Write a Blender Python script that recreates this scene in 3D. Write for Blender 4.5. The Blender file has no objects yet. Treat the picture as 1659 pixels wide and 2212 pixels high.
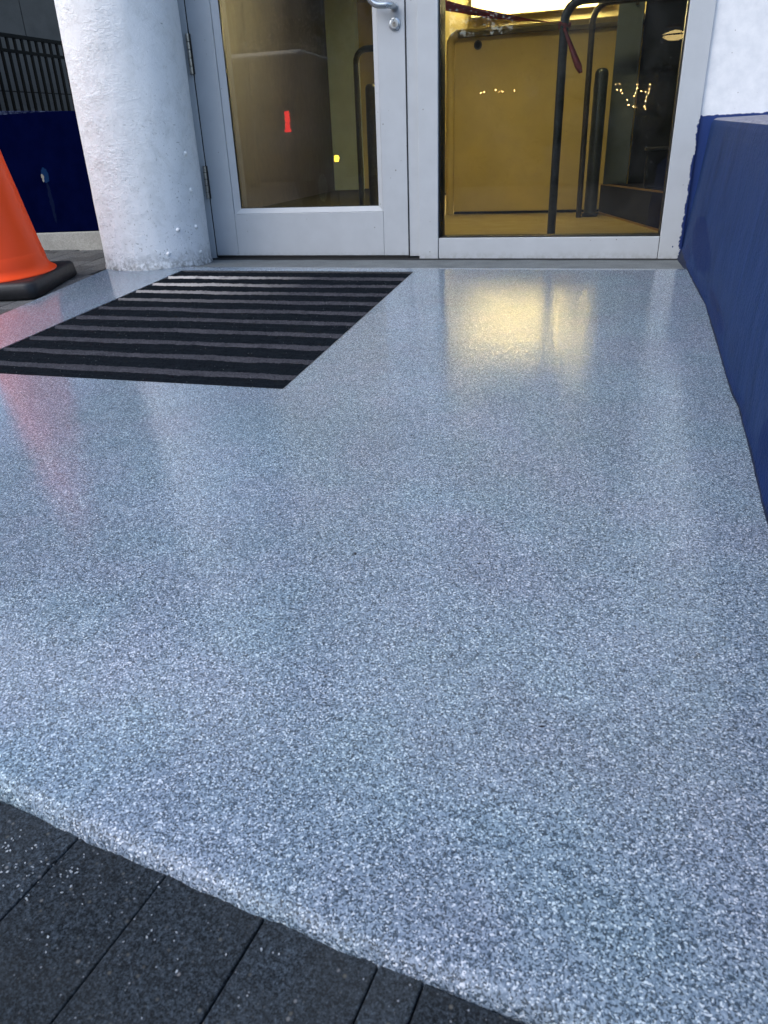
import bpy, math, random
from mathutils import Matrix, Vector, noise

random.seed(7)
scene = bpy.context.scene
COL = scene.collection

# ------------------------------------------------------------------ camera
CAM = Vector((1.914, -3.40, 0.403))
cam_d = bpy.data.cameras.new('camera')
cam = bpy.data.objects.new('camera', cam_d); COL.objects.link(cam)
cam.matrix_world = Matrix(((0.957, -0.097, 0.273, CAM.x),
                           (0.288, 0.431, -0.855, CAM.y),
                           (-0.034, 0.897, 0.440, CAM.z),
                           (0, 0, 0, 1)))
cam_d.sensor_fit = 'VERTICAL'; cam_d.sensor_height = 36.0; cam_d.sensor_width = 27.0
cam_d.lens = 36.0 * 1540 / 2212
cam_d.clip_start = 0.02; cam_d.clip_end = 1500
cam_d.dof.use_dof = True; cam_d.dof.focus_distance = 2.3; cam_d.dof.aperture_fstop = 13.0
scene.camera = cam

# ------------------------------------------------------------------ world and sun (dull late-afternoon light)
SUN_EL, SUN_AZ = math.radians(40), math.radians(224)     # azimuth clockwise from +Y
world = bpy.data.worlds.new('World'); scene.world = world; world.use_nodes = True
wn = world.node_tree.nodes; wl = world.node_tree.links
bg = wn['Background']
sky = wn.new('ShaderNodeTexSky'); sky.sky_type = 'NISHITA'; sky.sun_disc = False
sky.sun_elevation = SUN_EL; sky.sun_rotation = SUN_AZ
sky.air_density = 1.0; sky.dust_density = 1.2; sky.ozone_density = 0.5
wl.new(sky.outputs[0], bg.inputs[0]); bg.inputs[1].default_value = 0.125
sun_d = bpy.data.lights.new('sun', 'SUN'); sun = bpy.data.objects.new('sun', sun_d); COL.objects.link(sun)
sun_d.energy = 0.85; sun_d.angle = math.radians(75); sun_d.color = (0.97, 1.0, 0.98)
sd = Vector((math.sin(SUN_AZ) * math.cos(SUN_EL), math.cos(SUN_AZ) * math.cos(SUN_EL), math.sin(SUN_EL)))
sun.rotation_euler = sd.to_track_quat('Z', 'Y').to_euler()
vs = scene.view_settings
vs.view_transform = 'Standard'; vs.look = 'None'; vs.exposure = 1.40; vs.gamma = 1.0; vs.use_curve_mapping = False
scene.render.engine = 'CYCLES'
scene.cycles.use_denoising = True
scene.cycles.max_bounces = 10; scene.cycles.transparent_max_bounces = 12
scene.cycles.sample_clamp_indirect = 8.0
scene.cycles.caustics_reflective = False; scene.cycles.caustics_refractive = False

# ------------------------------------------------------------------ node helpers
class NT:
    def __init__(self, name):
        self.m = bpy.data.materials.new(name); self.m.use_nodes = True
        self.t = self.m.node_tree; self.n = self.t.nodes; self.p = self.n['Principled BSDF']
    def link(self, a, b): self.t.links.new(a, b)
    def set(self, sock, v):
        if isinstance(v, bpy.types.NodeSocket): self.link(v, sock)
        else: sock.default_value = v
    def pos(self):
        if not hasattr(self, '_g'): self._g = self.n.new('ShaderNodeNewGeometry')
        return self._g.outputs['Position']
    def xyz(self):
        if not hasattr(self, '_s'):
            self._s = self.n.new('ShaderNodeSeparateXYZ'); self.link(self.pos(), self._s.inputs[0])
        return self._s.outputs
    def mapping(self, scale=(1, 1, 1), loc=(0, 0, 0), rot=(0, 0, 0)):
        k = self.n.new('ShaderNodeMapping'); self.link(self.pos(), k.inputs[0])
        k.inputs['Location'].default_value = loc; k.inputs['Rotation'].default_value = rot
        k.inputs['Scale'].default_value = scale
        return k.outputs[0]
    def noise(self, scale, detail=4, rough=0.55, vec=None, dist=0.0):
        k = self.n.new('ShaderNodeTexNoise'); self.link(vec or self.pos(), k.inputs['Vector'])
        k.inputs['Scale'].default_value = scale; k.inputs['Detail'].default_value = detail
        k.inputs['Roughness'].default_value = rough; k.inputs['Distortion'].default_value = dist
        return k.outputs['Fac']
    def voro(self, scale, vec=None, out='Color', dim='3D', feature='F1', rnd=1.0):
        k = self.n.new('ShaderNodeTexVoronoi'); k.voronoi_dimensions = dim; k.feature = feature
        self.link(vec or self.pos(), k.inputs['Vector']); k.inputs['Scale'].default_value = scale
        k.inputs['Randomness'].default_value = rnd
        return k.outputs[out]
    def ramp(self, fac, stops, interp='LINEAR'):
        k = self.n.new('ShaderNodeValToRGB'); k.color_ramp.interpolation = interp
        e = k.color_ramp.elements
        while len(e) > 1: e.remove(e[-1])
        for i, (p, c) in enumerate(stops):
            if not hasattr(c, '__len__'): c = (c, c, c)
            s = e[0] if i == 0 else e.new(p)
            s.position = p; s.color = (*c, 1)
        self.link(fac, k.inputs[0]); return k.outputs[0]
    def mix(self, fac, a, b, kind='MIX'):
        k = self.n.new('ShaderNodeMix'); k.data_type = 'RGBA'; k.blend_type = kind
        self.set(k.inputs[0], fac)
        for s, v in ((k.inputs[6], a), (k.inputs[7], b)):
            if isinstance(v, bpy.types.NodeSocket): self.link(v, s)
            else: s.default_value = (*v, 1) if len(v) == 3 else v
        return k.outputs[2]
    def math(self, op, a, b=0.0, clamp=False):
        k = self.n.new('ShaderNodeMath'); k.operation = op; k.use_clamp = clamp
        self.set(k.inputs[0], a); self.set(k.inputs[1], b); return k.outputs[0]
    def maprange(self, v, a, b, c=0.0, d=1.0):
        k = self.n.new('ShaderNodeMapRange'); self.set(k.inputs[0], v)
        for i, q in enumerate((a, b, c, d)): k.inputs[1 + i].default_value = q
        return k.outputs[0]
    def bump(self, h, strength=0.5, dist=0.01, normal=None):
        k = self.n.new('ShaderNodeBump'); self.link(h, k.inputs['Height'])
        k.inputs['Strength'].default_value = strength; k.inputs['Distance'].default_value = dist
        if normal is not None: self.link(normal, k.inputs['Normal'])
        return k.outputs[0]
    def sep(self, c):
        k = self.n.new('ShaderNodeSeparateColor'); self.link(c, k.inputs[0]); return k.outputs
    def out(self, color=None, rough=None, normal=None, metal=None, spec=None, **kw):
        p = self.p
        if color is not None: self.set(p.inputs['Base Color'], (*color, 1) if isinstance(color, tuple) and len(color) == 3 else color)
        if rough is not None: self.set(p.inputs['Roughness'], rough)
        if normal is not None: self.link(normal, p.inputs['Normal'])
        if metal is not None: p.inputs['Metallic'].default_value = metal
        if spec is not None: self.set(p.inputs['Specular IOR Level'], spec)
        for k, v in kw.items(): self.set(p.inputs[k.replace('_', ' ')], v)
        return self.m

def plain(name, color, rough=0.5, metal=0.0, var=0.12, nscale=30, bump=0.0, bscale=200):
    t = NT(name)
    f = t.noise(nscale, 5)
    c = t.mix(t.maprange(f, 0.3, 0.7), tuple(x * (1 - var) for x in color), tuple(min(1, x * (1 + var)) for x in color))
    nrm = t.bump(t.noise(bscale, 3), bump, 0.002) if bump else None
    return t.out(c, t.maprange(t.noise(nscale * 3, 3), 0.2, 0.8, max(0.02, rough - 0.07), min(1, rough + 0.07)), nrm, metal)

def emit(name, color, strength):
    t = NT(name); t.p.inputs['Base Color'].default_value = (0.02, 0.02, 0.02, 1)
    t.p.inputs['Emission Color'].default_value = (*color, 1); t.p.inputs['Emission Strength'].default_value = strength
    return t.m

# ------------------------------------------------------------------ materials
def mat_flake_floor():
    t = NT('flake_epoxy')
    warp = t.n.new('ShaderNodeVectorMath'); warp.operation = 'MULTIPLY_ADD'
    nz = t.n.new('ShaderNodeTexNoise'); nz.inputs['Scale'].default_value = 160; nz.inputs['Detail'].default_value = 1
    t.link(t.pos(), nz.inputs['Vector'])
    t.link(nz.outputs['Color'], warp.inputs[0]); warp.inputs[1].default_value = (0.004, 0.004, 0.004)
    t.link(t.pos(), warp.inputs[2])
    v = warp.outputs[0]
    c1 = t.voro(600, v); s1 = t.sep(c1)
    c2 = t.voro(950, v); s2 = t.sep(c2)
    pal = t.ramp(s1[0], [(0.0, (.004, .010, .019)), (0.17, (.024, .041, .064)), (0.34, (.132, .180, .240)),
                         (0.54, (.214, .274, .345)), (0.76, (.330, .400, .470)), (0.92, (.72, .78, .82))], 'CONSTANT')
    pal2 = t.ramp(s2[1], [(0.0, (.014, .026, .040)), (0.22, (.12, .172, .215)), (0.6, (.21, .285, .330)), (0.92, (.58, .66, .69))], 'CONSTANT')
    col = t.mix(0.20, pal, pal2)
    cloud = t.maprange(t.noise(3.0, 3), 0.3, 0.7, 0.94, 1.14)
    col = t.mix(1.0, col, t.mix(t.maprange(t.noise(5.5, 3), .35, .65), (.95, 1.01, 1.01), (1.035, .985, 1.02)), 'MULTIPLY')
    kc = t.n.new('ShaderNodeVectorMath'); kc.operation = 'SCALE'; t.link(col, kc.inputs[0]); t.link(cloud, kc.inputs['Scale'])
    col = kc.outputs[0]
    # every chip lies at its own small tilt
    g = t._g
    tilt = t.n.new('ShaderNodeVectorMath'); tilt.operation = 'MULTIPLY_ADD'
    sub = t.n.new('ShaderNodeVectorMath'); sub.operation = 'SUBTRACT'; t.link(c1, sub.inputs[0]); sub.inputs[1].default_value = (.5, .5, .5)
    t.link(sub.outputs[0], tilt.inputs[0]); tilt.inputs[1].default_value = (.34, .34, .0); t.link(g.outputs['Normal'], tilt.inputs[2])
    nn = t.n.new('ShaderNodeVectorMath'); nn.operation = 'NORMALIZE'; t.link(tilt.outputs[0], nn.inputs[0])
    h = t.math('ADD', s1[2], t.math('MULTIPLY', t.noise(420, 2), 0.8))
    nrm = t.bump(h, 0.30, 0.0012, nn.outputs[0])
    tl2 = t.n.new('ShaderNodeVectorMath'); tl2.operation = 'MULTIPLY_ADD'
    t.link(sub.outputs[0], tl2.inputs[0]); tl2.inputs[1].default_value = (.058, .058, .0); t.link(g.outputs['Normal'], tl2.inputs[2])
    n3 = t.n.new('ShaderNodeVectorMath'); n3.operation = 'NORMALIZE'; t.link(tl2.outputs[0], n3.inputs[0])
    cn = t.bump(t.noise(190, 3, 0.6), 0.08, 0.0014, n3.outputs[0])
    m = t.out(col, 0.5, nrm, spec=0.25)
    gz_ = t.n.new('ShaderNodeSeparateXYZ'); t.link(g.outputs['Normal'], gz_.inputs[0])
    t.link(t.maprange(gz_.outputs[2], .90, .992, .08, .9), t.p.inputs['Coat Weight'])      # the resin runs thin over the edge
    t.p.inputs['Coat Roughness'].default_value = 0.055
    t.p.inputs['Coat IOR'].default_value = 1.5
    t.link(cn, t.p.inputs['Coat Normal'])
    return m

def mat_paver(name, base, warm):
    t = NT(name)
    oi = t.n.new('ShaderNodeObjectInfo')
    shade = t.maprange(oi.outputs['Random'], 0, 1, 0.75, 1.35)
    fine = t.noise(300, 5, 0.8)
    c = t.mix(t.maprange(fine, 0.40, 0.62), tuple(x * .30 for x in base), tuple(x * 2.0 for x in base))
    gr = t.sep(t.voro(620)); k0 = t.n.new('ShaderNodeVectorMath'); k0.operation = 'SCALE'; t.link(c, k0.inputs[0]); t.link(t.maprange(gr[1], 0, 1, .35, 1.75), k0.inputs['Scale'])
    c = k0.outputs[0]
    c = t.mix(t.maprange(t.noise(9, 4), 0.35, 0.7, 0, .5), c, warm)
    k = t.n.new('ShaderNodeVectorMath'); k.operation = 'SCALE'; t.link(c, k.inputs[0]); t.link(shade, k.inputs['Scale'])
    c = k.outputs[0]
    v1 = t.voro(150, None, 'Distance'); s1 = t.sep(t.voro(150))
    agg = t.math('MULTIPLY', t.maprange(t.math('ADD', v1, t.math('MULTIPLY', fine, .35)), .30, .52, .85, 0), t.math('GREATER_THAN', s1[0], 0.90))
    c = t.mix(agg, c, t.ramp(s1[1], [(0, (.05, .055, .06)), (.6, (.11, .105, .09)), (.95, (.24, .24, .25))]))
    v2 = t.voro(330, None, 'Distance'); s2 = t.sep(t.voro(330))
    agg2 = t.math('MULTIPLY', t.maprange(t.math('ADD', v2, t.math('MULTIPLY', fine, .35)), .32, .56, .8, 0), t.math('GREATER_THAN', s2[0], 0.84))
    c = t.mix(agg2, c, t.ramp(s2[1], [(0, (.035, .04, .045)), (.8, (.09, .095, .10)), (.97, (.36, .38, .42))]))
    nrm = t.bump(t.math('ADD', fine, t.noise(60, 3)), 0.55, 0.002)
    return t.out(c, 0.85, nrm, spec=0.12)

def mat_plaster():
    t = NT('white_plaster_paint')
    s = t.xyz()
    patch = t.noise(7, 5, 0.65)
    stain = t.noise(16, 6, 0.7, dist=0.6)
    c = t.mix(t.maprange(stain, 0.48, 0.72, 0, 0.55), (.86, .87, .88), (.60, .61, .60))
    low = t.maprange(s[2], 0.95, 0.05)
    pock = t.math('MULTIPLY', t.math('LESS_THAN', t.noise(85, 3, 0.6), 0.352), t.math('ADD', t.math('MULTIPLY', low, 0.5), 0.12))
    c = t.mix(pock, c, (.28, .28, .27))
    sc = t.noise(24, 2, 0.5, t.mapping((1, 1, 5)))
    c = t.mix(t.math('MULTIPLY', t.math('LESS_THAN', sc, 0.245), 0.6), c, (.2, .2, .2))
    c = t.mix(t.math('MULTIPLY', t.maprange(s[2], 0.075, 0.0), t.maprange(t.noise(40, 5, .7), 0.38, 0.60)), c, (.27, .27, .26))
    big = t.maprange(patch, 0.42, 0.64)
    ridg = t.noise(34, 5, 0.62, t.mapping((1, 1, 1.9)), 0.8)
    fine = t.noise(150, 4, 0.6)
    h = t.math('ADD', t.math('MULTIPLY', ridg, t.math('ADD', t.math('MULTIPLY', t.math('MULTIPLY', big, t.maprange(s[0], -.05, -.22, .25, 1.0)), 1.25), 0.22)), t.math('MULTIPLY', fine, 0.14))
    # a raised lap where an old coat stops
    lap = t.math('GREATER_THAN', t.math('ADD', s[0], t.math('MULTIPLY', t.noise(14, 3), 0.06)), -0.135)
    up = t.math('MULTIPLY', lap, t.maprange(s[2], 0.70, 0.95))
    h = t.math('ADD', h, t.math('MULTIPLY', up, -0.5))
    return t.out(c, 0.5, t.bump(h, 0.6, 0.008), spec=0.25)

def mat_white_paint(name, color, speck=True, rough=0.42, jamb=False):
    t = NT(name); s = t.xyz()
    c = t.mix(t.maprange(t.noise(12, 5), 0.35, 0.7), tuple(x * .93 for x in color), color)
    if speck:
        d = t.voro(38, None, 'Distance'); q = t.sep(t.voro(38))
        sp = t.math('MULTIPLY', t.math('LESS_THAN', d, t.math('MULTIPLY', q[2], 0.13)), t.math('GREATER_THAN', q[0], 0.78))
        c = t.mix(t.math('MULTIPLY', sp, 0.75), c, (.16, .15, .13))
        grime = t.math('MULTIPLY', t.maprange(s[2], 0.03, -0.006), t.maprange(t.noise(55, 4, .65), 0.42, 0.62))
        c = t.mix(t.math('MULTIPLY', grime, 0.35), c, (.20, .19, .14))
    if jamb:
        edge = t.math('ADD', s[0], t.math('MULTIPLY', t.math('SUBTRACT', t.noise(19, 6, .8), .5), 0.050))
        lim = t.maprange(s[2], 0.0, 0.5, 2.173, 2.182)
        m = t.math('MULTIPLY', t.math('GREATER_THAN', edge, lim), t.math('LESS_THAN', s[2], 0.512))
        d2 = t.voro(60, t.mapping((1, 1, .7)), 'Distance'); q2 = t.sep(t.voro(60, t.mapping((1, 1, .7))))
        drop = t.math('MULTIPLY', t.math('LESS_THAN', d2, 0.16), t.math('GREATER_THAN', q2[0], 0.86))
        drop = t.math('MULTIPLY', drop, t.math('MULTIPLY', t.math('GREATER_THAN', s[0], 2.145), t.math('LESS_THAN', s[2], 0.3)))
        m = t.math('MAXIMUM', m, drop)
        c = t.mix(m, c, (.006, .022, .115))
    return t.out(c, rough, t.bump(t.noise(240, 3), 0.06, 0.001), spec=0.45)

def mat_facade_wall():
    t = NT('white_over_blue_wall_paint'); s = t.xyz()
    edge = t.math('ADD', s[2], t.math('MULTIPLY', t.math('SUBTRACT', t.noise(70, 5, .7), .5), 0.022))
    m = t.math('LESS_THAN', edge, 0.523)
    w = t.mix(t.maprange(t.noise(22, 5, .6), 0.35, .7), (.70, .72, .75), (.82, .83, .85))
    d = t.voro(45, None, 'Distance'); q = t.sep(t.voro(45))
    sp = t.math('MULTIPLY', t.math('LESS_THAN', d, t.math('MULTIPLY', q[2], 0.13)), t.math('GREATER_THAN', q[0], 0.75))
    w = t.mix(t.math('MULTIPLY', sp, .6), w, (.22, .22, .22))
    c = t.mix(m, w, (.006, .030, .150))
    h = t.math('ADD', t.noise(60, 5, .6), t.math('MULTIPLY', m, .4))
    return t.out(c, 0.45, t.bump(h, 0.4, 0.003))

def mat_blue_wing():
    t = NT('faded_blue_wall_paint'); s = t.xyz()
    streak = t.noise(26, 5, .65, t.mapping((1, 1, .06)))
    fine = t.noise(90, 4, .6, t.mapping((1, 1, .12)))
    c = t.mix(t.maprange(streak, .3, .7), (.005, .022, .080), (.015, .037, .122))
    c = t.mix(t.maprange(fine, .35, .7, 0, .35), c, (.034, .056, .130))
    c = t.mix(t.maprange(t.noise(3.2, 4, .6), .48, .66, 0, .55), c, (.004, .015, .062))
    # fresh darker paint left along the foot and in a few rounded patches
    wob = t.math('ADD', t.math('MULTIPLY', t.math('SUBTRACT', t.noise(7, 3), .5), .26), t.math('MULTIPLY', t.math('SUBTRACT', t.noise(60, 4, .7), .5), .035))
    hgt = t.math('SUBTRACT', s[2], t.math('MULTIPLY', t.math('ADD', s[1], .36), .079))      # height above the ramp
    def blob(y, z, ry, rz):
        a = t.math('DIVIDE', t.math('SUBTRACT', t.math('ADD', s[1], wob), y), ry)
        b = t.math('DIVIDE', t.math('SUBTRACT', hgt, z), rz)
        return t.math('LESS_THAN', t.math('ADD', t.math('MULTIPLY', a, a), t.math('MULTIPLY', b, b)), 1.0)
    m = blob(-.55, .125, .30, .075)
    for q in ((-1.14, .055, .19, .032), (-2.55, .04, .58, .125), (-3.0, .12, .3, .12), (-.25, .03, .12, .03)):
        m = t.math('MAXIMUM', m, blob(*q))
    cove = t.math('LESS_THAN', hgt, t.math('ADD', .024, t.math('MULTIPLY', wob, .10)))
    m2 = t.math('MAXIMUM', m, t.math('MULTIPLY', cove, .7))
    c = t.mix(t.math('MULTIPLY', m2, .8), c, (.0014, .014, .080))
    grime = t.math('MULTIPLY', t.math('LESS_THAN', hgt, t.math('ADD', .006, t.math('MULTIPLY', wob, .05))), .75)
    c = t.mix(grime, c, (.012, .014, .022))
    d = t.voro(70, t.mapping((1, 1, .45)), 'Distance'); q = t.sep(t.voro(70, t.mapping((1, 1, .45))))
    pit = t.math('MULTIPLY', t.math('LESS_THAN', d, t.math('MULTIPLY', q[2], .16)), t.math('GREATER_THAN', q[0], .84))
    c = t.mix(t.math('MULTIPLY', pit, .7), c, (.006, .01, .03))
    # top of the wall: mottled paler grey
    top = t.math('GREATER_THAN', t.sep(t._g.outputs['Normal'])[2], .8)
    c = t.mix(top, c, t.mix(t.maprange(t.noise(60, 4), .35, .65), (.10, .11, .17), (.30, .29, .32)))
    h = t.math('ADD', t.math('MULTIPLY', fine, .7), t.math('SUBTRACT', t.noise(120, 3), t.math('MULTIPLY', pit, 1.2)))
    rough = t.mix(m2, (.62, .62, .62), (.56, .56, .56))
    return t.out(c, t.sep(rough)[0], t.bump(h, 0.7, 0.005), spec=0.10)

def mat_carpet(name, dark, light, extra=0.0):
    t = NT(name); s = t.xyz()
    f = t.noise(210, 4, .85); g = t.noise(75, 5, .8, t.mapping((.3, 1, 1)))
    c = t.mix(t.maprange(t.math('ADD', t.math('MULTIPLY', f, .6), t.math('MULTIPLY', g, .4)), .36, .64), dark, light)
    if extra:
        back_left = t.math('MULTIPLY', t.maprange(s[0], .75, .15), t.maprange(s[1], -1.0, -.62))  # grey stripes get paler towards the back left
        back_left = t.math('MULTIPLY', back_left, t.maprange(t.noise(22, 4), .2, .45))
        c = t.mix(t.math('MULTIPLY', back_left, .9), c, (.58, .54, .52))
    lint = t.math('MULTIPLY', t.math('LESS_THAN', t.voro(95, None, 'Distance'), .13), t.math('GREATER_THAN', t.sep(t.voro(95))[0], .80))
    c = t.mix(t.math('MULTIPLY', lint, .55), c, (.26, .26, .26))
    return t.out(c, 0.95, t.bump(t.math('ADD', f, t.math('MULTIPLY', g, .8)), 1.0, 0.004), spec=0.04)

def mat_concrete(name, a, b, sc=60, rough=.85):
    t = NT(name)
    f = t.noise(sc * 4, 5, .7); g = t.noise(sc * .15, 5, .6)
    c = t.mix(t.maprange(f, .35, .65), a, b)
    c = t.mix(t.maprange(g, .4, .75, 0, .5), c, tuple(x * .6 for x in a))
    return t.out(c, rough, t.bump(f, .4, .002), spec=.3)

def mat_navy():
    t = NT('dark_navy_paint'); s = t.xyz()
    c = t.mix(t.maprange(t.noise(10, 4), .3, .7), (.0006, .0016, .016), (.0011, .0026, .024))
    wob = t.math('MULTIPLY', t.math('SUBTRACT', t.noise(45, 4, .7), .5), .03)
    def blob(x, z, rx, rz):
        a = t.math('DIVIDE', t.math('SUBTRACT', t.math('ADD', s[0], wob), x), rx)
        b = t.math('DIVIDE', t.math('SUBTRACT', s[2], z), rz)
        return t.math('LESS_THAN', t.math('ADD', t.math('MULTIPLY', a, a), t.math('MULTIPLY', b, b)), 1.0)
    c = t.mix(blob(-1.100, .402, .024, .038), c, (.006, .022, .07))
    c = t.mix(blob(-1.118, .388, .009, .021), c, (.22, .215, .19))  # small pale spot inside a bluer ring
    pale_streak = t.math('MULTIPLY', blob(-1.095, .27, .012, .11), .07)  # faint paler streak below the spot
    c = t.mix(pale_streak, c, (.05, .08, .12))
    edge = t.math('MULTIPLY', t.math('GREATER_THAN', s[2], t.math('ADD', .700, t.math('MULTIPLY', wob, .2))), t.maprange(t.noise(50, 4, .7), .42, .6))
    c = t.mix(t.math('MULTIPLY', edge, .4), c, (.10, .13, .2))
    return t.out(c, .6, t.bump(t.noise(50, 4), .3, .003), spec=.0)

def mat_glass():
    t = NT('window_glass')
    g = t.n.new('ShaderNodeBsdfGlass'); g.inputs['Roughness'].default_value = 0.0; g.inputs['IOR'].default_value = 1.5
    g.inputs['Color'].default_value = (.95, .955, .93, 1)
    # dust film with specks, greyed further to stand in for hazy street reflection
    d = t.n.new('ShaderNodeBsdfDiffuse'); d.inputs['Color'].default_value = (.5, .5, .5, 1)
    mx = t.n.new('ShaderNodeMixShader')
    q = t.sep(t.voro(75)); sp = t.math('MULTIPLY', t.math('LESS_THAN', t.voro(75, None, 'Distance'), .10), t.math('GREATER_THAN', q[0], .80))
    f = t.math('ADD', t.math('MULTIPLY', sp, .35), t.maprange(t.noise(5, 5, .7), .4, .8, 0.006, .045))
    t.link(f, mx.inputs[0]); t.link(g.outputs[0], mx.inputs[1]); t.link(d.outputs[0], mx.inputs[2])
    t.link(mx.outputs[0], t.n['Material Output'].inputs[0])
    return t.m

M = dict(
    floor=mat_flake_floor(),
    paver=mat_paver('charcoal_paver', (.022, .0285, .036), (.031, .034, .036)),
    paver2=mat_paver('worn_grey_paver', (.075, .076, .078), (.100, .094, .086)),
    joint=plain('dark_joint_sand', (.008, .008, .009), .95, bump=.5),
    plaster=mat_plaster(),
    frame=mat_white_paint('grey_white_frame_paint', (.485, .51, .535)),
    jamb=mat_white_paint('grey_white_jamb_paint', (.485, .51, .535), jamb=True),
    facade=mat_facade_wall(), wing=mat_blue_wing(), navy=mat_navy(),
    black=plain('black_gasket', (.008, .008, .008), .45),
    steel=plain('worn_hinge_steel', (.36, .34, .31), .35, .9, .35, 120),
    hinge_dark=plain('dark_hinge_and_gap', (.055, .05, .045), .5, .6, .4, 120),
    satin=plain('satin_aluminium', (.52, .55, .57), .3, .85, .06, 20),
    alu=plain('mat_edge_aluminium', (.14, .145, .155), .4, .8),
    glass=mat_glass(),
    c_dark=mat_carpet('black_carpet_pile', (.0012, .0022, .0040), (.0135, .0180, .0235)),
    c_light=mat_carpet('grey_carpet_pile', (.018, .020, .026), (.090, .087, .100), 1.0),
    threshold=mat_concrete('grey_threshold_concrete', (.10, .115, .12), (.21, .225, .23), 60),
    plinth=mat_concrete('pale_plinth_concrete', (.26, .26, .235), (.40, .40, .37), 40),
    dull=mat_concrete('dull_grey_wall', (.088, .083, .078), (.105, .100, .094), 20),
    cap=plain('shaded_wall_cap', (.10, .08, .03), .5),  # olive tone carries the shadow line along the top of the half wall
    pale=mat_concrete('pale_street_facade', (.22, .215, .21), (.34, .33, .32), 6),
    chip=plain('white_coating_chip', (.42, .45, .48), .5),
    orange=plain('orange_cone_plastic', (.99, .075, .006), .45, 0, .01, 6),
    rubber=plain('black_cone_rubber', (.012, .012, .014), .5, 0, .3, 40, .25, 160),
    rail=plain('black_railing_paint', (.006, .006, .006), .4),
    tube=plain('blue_black_tube_paint', (.030, .042, .058), .38, .3, .3, 60),
    tube2=plain('scuffed_black_tube', (.030, .026, .020), .38, .3, .6, 60),
    yellow=plain('cream_lobby_wall', (.56, .45, .19), .42, 0, .16, 1.4),
    cream=plain('cream_back_wall', (.40, .34, .17), .6, 0, .05, 4),
    brown=plain('brown_lobby_wall', (.030, .030, .062), .55, 0, .08, 3),
    sage=plain('grey_green_panel', (.60, .76, .86), .5, 0, .06, 4),
    lobby_floor=plain('tan_lobby_floor', (.24, .185, .085), .35, 0, .05, 2),
    matting=plain('black_lobby_matting', (.02, .02, .018), .9),
    slate=plain('slate_pillar_paint', (.055, .080, .110), .55, 0, .12, 12),
    soot=plain('near_black_panel', (.005, .005, .0055), .6),
    brass=plain('brass_edge', (.42, .26, .07), .35, .9),
    ribbon=plain('red_ribbon_plastic', (.36, .008, .022), .35, 0, .25, 50),
    lamp=emit('warm_lamp_tube', (1.0, .83, .40), 36.0),
    ceil_lamp=emit('warm_ceiling_panel', (1.0, .83, .38), 36.0),
    bulb=emit('warm_fairy_bulb', (1.0, .62, .22), 60.0),
    tail=emit('red_tail_light', (1.0, .015, .02), 3.5),
    amber=emit('amber_marker', (1.0, .60, .05), 14.0), lantern=emit('warm_lantern', (1.0, .72, .30), 3.0),
    van=plain('dark_van_paint', (.03, .03, .035), .3),
    stone=mat_concrete('brown_street_facade', (.02, .02, .02), (.04, .038, .036), 8),
        windark=plain('dark_shop_window', (.02, .022, .025), .1),
    asphalt=mat_concrete('asphalt', (.035, .036, .038), (.06, .061, .063), 30),
    bark=plain('bark', (.06, .045, .03), .9), leaf=plain('dark_leaf', (.03, .045, .022), .7, 0, .4, 3),
)

for k_ in ('matting', 'soot', 'rail'): M[k_].node_tree.nodes['Principled BSDF'].inputs['Specular IOR Level'].default_value = .05

o_ = M['orange'].node_tree.nodes['Principled BSDF']          # matt vinyl
o_.inputs['Specular IOR Level'].default_value = .3

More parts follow.
